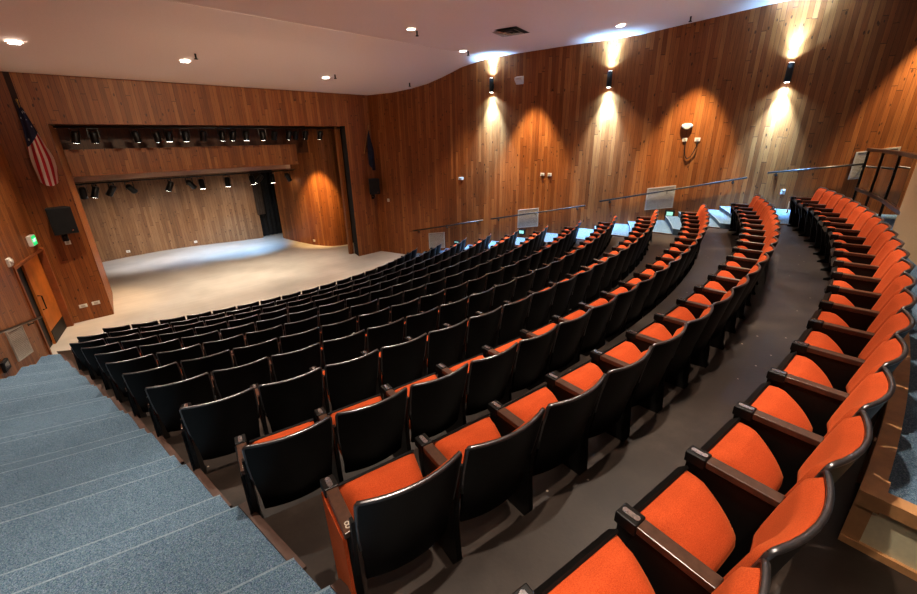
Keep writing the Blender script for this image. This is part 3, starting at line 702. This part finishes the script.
def put_light(x, y, z, tilt, spin, on, label, group, sc_=(1.2, 1.2, 1.0)):
    global sl_used
    o = sl if not sl_used else copy_tree(sl); sl_used = True
    o.location = (x, y, z); o.rotation_euler = (0, 0, spin); o.scale = sc_; tag(o, label, 'stage light', group)
    for ch in o.children:
        if ch.name.startswith('housing'):
            ch.rotation_euler = (tilt, 0, 0)
            for g_ in ch.children:
                if on: g_.data = lens_lit
    return o
lens_lit = None
for ch in sl.children_recursive:
    if ch.name.startswith('lens'):
        lens_lit = ch.data.copy(); lens_lit.materials[0] = M['lens_on']
ux = [-3.52, -3.14, -2.21, -1.71, -1.4, -.96, -.47, .08, .41, .82, 1.36, 1.77, 2.3, 2.55, 2.92, 3.51]
uon = [1, 1, 0, 0, 1, 1, 0, 0, 1, 1, 1, 1, 0, 0, 1, 1]
for k, x in enumerate(ux):
    put_light(x, -5.02, 4.925, random.uniform(.1, .5), random.uniform(-.5, .5), uon[k], 'black stage light on the upper pipe, %s from the left%s' % (ORD[k + 1], ', lens lit' if uon[k] else ''), 'stage lights on the upper pipe')
lx = [(-3.52, 3.24), (-3.18, 3.2), (-2.72, 3.21), (-2.21, 3.22), (-.96, 3.24), (-.31, 3.22), (.1, 3.24), (1.06, 3.24), (2.04, 3.23), (2.4, 3.25), (2.91, 3.3), (3.61, 3.26)]
lon = [1, 1, 0, 0, 0, 1, 0, 0, 0, 0, 0, 1]
for k, (x, z) in enumerate(lx):
    put_light(x, -1.3, 3.428 - .17 * 1.25, random.uniform(-.2, 1.0), random.uniform(-1.2, 1.2), lon[k], 'black stage light on the lower pipe, %s from the left%s' % (ORD[k + 1], ', lens lit' if lon[k] else ''), 'stage lights on the lower pipe', (1.35, 1.35, 1.25))
# stage wing drapes
def drape(name, x0, y0, x1, y1, z0, z1, mat, label, amp=.05, n=40):
    d = Vector((x1 - x0, y1 - y0, 0)); nrm = Vector((-d.y, d.x, 0)).normalized()
    mb = MB(); mb.grid(lambda a, b: tuple(Vector((x0, y0, z0)) + d * a + nrm * (amp * math.sin(a * n)) + Vector((0, 0, (z1 - z0) * b))), 40, 4)
    tag(mb.build(name, mat), label, 'curtain')
drape('stage_curtain', 3.0, 1.55, 3.45, 1.7, 1.2, 3.9, M['browncloth'], 'brown drape pulled aside at the right rear corner of the stage', .05, 22)
drape('stage_curtain', 3.1, 2.0, 4.6, 2.1, .02, 5.2, M['blackcloth'], 'black drape hanging in the gap beside the curved stage panel', .05, 40)

# ------------------------------------------------------------------ ceiling fittings
dls = [(-4.2, -8.1), (-1.32, -7.99), (2.48, -7.73), (2.72, -11.6), (5.5, -10.65), (6.78, -14.92), (4.1, -15.85)]
dlab = ['round lit downlight at the far left of the ceiling', 'round lit downlight in the lower ceiling above the stage opening, left of centre', 'round lit downlight in the lower ceiling nearest the right wall corner',
        'round lit downlight just behind the ceiling step, left of the square vent', 'round lit downlight next to the right wall by the first cylinder light', 'round lit downlight above the middle cylinder light', 'round lit downlight at the top edge of the picture']
hidden = [(-.2, -12.0), (-3.2, -11.6), (1.3, -16.3), (-1.6, -16.3), (-4.4, -15.8), (-7, -16.5), (5.1, -18.8), (2.3, -19.35), (-.5, -19.5), (-3.45, -19.3), (-5.3, -21.6), (-5.5, -11.6), (-4.9, -9.3)]  # unseen downlights; the last ones added to brighten left wall and platform end
for k, (x, y) in enumerate(dls + hidden):
    z = ceil_z(y)
    if k < len(dls):
        o = empty('downlight', (x, y, z)); tag(o, dlab[k], 'downlight', 'round ceiling downlights')
        mb = MB(); n_ = 20; i = mb.add([(r_ * math.cos(2 * math.pi * j / n_), r_ * math.sin(2 * math.pi * j / n_), zz) for r_, zz in ((.125, 0), (.12, -.014), (.095, -.014)) for j in range(n_)])
        for a in range(2):
            for j in range(n_): mb.face((i + a * n_ + j, i + a * n_ + (j + 1) % n_, i + (a + 1) * n_ + (j + 1) % n_, i + (a + 1) * n_ + j), None, 0, True)
        mb.build('trim_ring', M['white'], o)
        mb = MB(); mb.tube([(0, 0, -.01), (0, 0, -.012)], .096, 20); mb.build('lens', M['lens_warm'], o)
    L = bpy.data.lights.new('downlight_or_fill_lamp', 'SPOT'); L.color = (1, .87, .72); L.spot_size = rad(92 if y > -9 else (78 if k < len(dls) or y > -13 else 70)); L.spot_blend = .6; L.shadow_soft_size = .05
    L.energy = 520 if y > -9 else (620 if y > -18 else 780)
    lo = bpy.data.objects.new('downlight_or_fill_lamp', L); C.objects.link(lo); lo.location = (x, y, z - .05)
# warm wall washers close to the right wall
for y in (-12.25, -16.65, -21.0):
    L = bpy.data.lights.new('wall_wash_lamp', 'SPOT'); L.color = (1, .80, .52); L.spot_size = rad(54); L.spot_blend = .5; L.shadow_soft_size = .04; L.energy = 2100
    lo = bpy.data.objects.new('wall_wash_lamp', L); C.objects.link(lo); lo.location = (wr(y) - (.8 if y > -20 else .55), y, ceil_z(y) - .05)
o = empty('ceiling_vent', (4.9, -12.85, ceil_z(-12.85)), rad(12)); tag(o, 'square grey ceiling air diffuser with concentric blades', 'vent')
mb = MB()
for s_, zz in ((.42, -.005), (.31, -.03), (.2, -.055), (.1, -.075)):
    i = mb.add([(-s_, -s_, zz), (s_, -s_, zz), (s_, s_, zz), (-s_, s_, zz)] + [(-s_ * .72, -s_ * .72, zz + .03), (s_ * .72, -s_ * .72, zz + .03), (s_ * .72, s_ * .72, zz + .03), (-s_ * .72, s_ * .72, zz + .03)])
    for j in range(4): mb.face((i + j, i + (j + 1) % 4, i + 4 + (j + 1) % 4, i + 4 + j))
mb.build('blades', M['grille'], o)
mb = MB(); mb.box(-.4, .4, -.4, .4, -.003, -.001); mb.build('dark_throat', M['black'], o)
spl = ['sprinkler head beside the downlight left of centre in the lower ceiling', 'sprinkler head beside the downlight nearest the stage corner', 'sprinkler head right of the downlight behind the ceiling step', 'sprinkler head beside the downlight by the first cylinder light', 'sprinkler head between the two rear cylinder lights', 'sprinkler head on the curved ceiling near the right wall']
for (x, y), lab in zip(((-1.2, -8.45), (2.6, -8.1), (2.95, -11.55), (5.68, -10.7), (7.9, -16.2), (5.55, -8.0)), spl):
    o = empty('sprinkler_head', (x, y, ceil_z(y))); tag(o, lab, 'sprinkler', 'ceiling sprinkler heads')
    mb = MB(); mb.tube([(0, 0, 0), (0, 0, -.1)], .02, 8); mb.build('stem', M['black'], o)
    mb = MB(); mb.tube([(0, 0, -.1), (0, 0, -.115)], .04, 10); mb.build('deflector', M['black'], o)

# ------------------------------------------------------------------ stage lighting, then added fill from the rear
def spot(loc, to, e, col, size, blend=.6, soft=.08):
    L = bpy.data.lights.new('stage_or_fill_beam', 'SPOT'); L.energy = e; L.color = col; L.spot_size = rad(size); L.spot_blend = blend; L.shadow_soft_size = soft
    o = bpy.data.objects.new('stage_or_fill_beam', L); C.objects.link(o); o.location = loc
    o.rotation_euler = (Vector(to) - Vector(loc)).to_track_quat('-Z', 'Y').to_euler()
for x in (-2.5, -.4, 1.6): spot((x, -1.4, 3.1), (x + .2, 1.6, .2), 430, (1, .95, .9), 85, 1)
for x in (-1.0, 1.8): spot((x, -1.2, 3.1), (x - .3, .2, 0), 800, (.2, .52, 1), 84, .8)
for x in (-2.6, 0, 2.4): spot((x, -5.1, 4.7), (x * .8, -4.2, 0), 460, (1, .9, .76), 75, .9)
spot((.5, -4.7, 4.95), (-3.95, -4.2, 1.6), 1100, (1, .62, .26), 50, .8)
spot((3.3, -3.9, 4.6), (4.5, -2.2, 1.6), 1500, (1, .68, .3), 44, .7)

L = bpy.data.lights.new('rear_fill_light', 'AREA'); L.shape = 'RECTANGLE'; L.size = 8; L.size_y = 1.2; L.energy = 330; L.color = (1, .88, .74)  # added area fill behind the camera
L.energy = 8; o = bpy.data.objects.new('rear_fill_light', L); C.objects.link(o); o.location = (0, -23.8, 6.6); o.rotation_euler = (Vector((0, -8, 5.5)) - Vector(o.location)).to_track_quat('-Z', 'Y').to_euler()
for x in (-4, 4):  # added lamps behind the camera that brighten the ceiling
    L = bpy.data.lights.new('rear_ceiling_fill', 'SPOT'); L.energy = 900; L.color = (1, .84, .74); L.spot_size = rad(86); L.spot_blend = .8; L.shadow_soft_size = .4
    o = bpy.data.objects.new('rear_ceiling_fill', L); C.objects.link(o); o.location = (x, -23.4, 4.4); o.rotation_euler = Vector((0, 1, .85)).to_track_quat('-Z', 'Y').to_euler()
spot((.3, -23.6, 6.9), (.4, -5.35, 5.2), 3600, (1, .78, .52), 36, 1, .3)  # added fill from the rear that brightens the front wall
# ------------------------------------------------------------------ soft fill of the house lights
wd = bpy.data.worlds.new('World'); sc.world = wd; wd.use_nodes = True
wd.node_tree.nodes['Background'].inputs[0].default_value = (1, .8, .62, 1); wd.node_tree.nodes['Background'].inputs[1].default_value = .02
sc.view_settings.view_transform = 'Standard'
sc.view_settings.look = 'None'
sc.view_settings.exposure = .1; sc.view_settings.gamma = .9
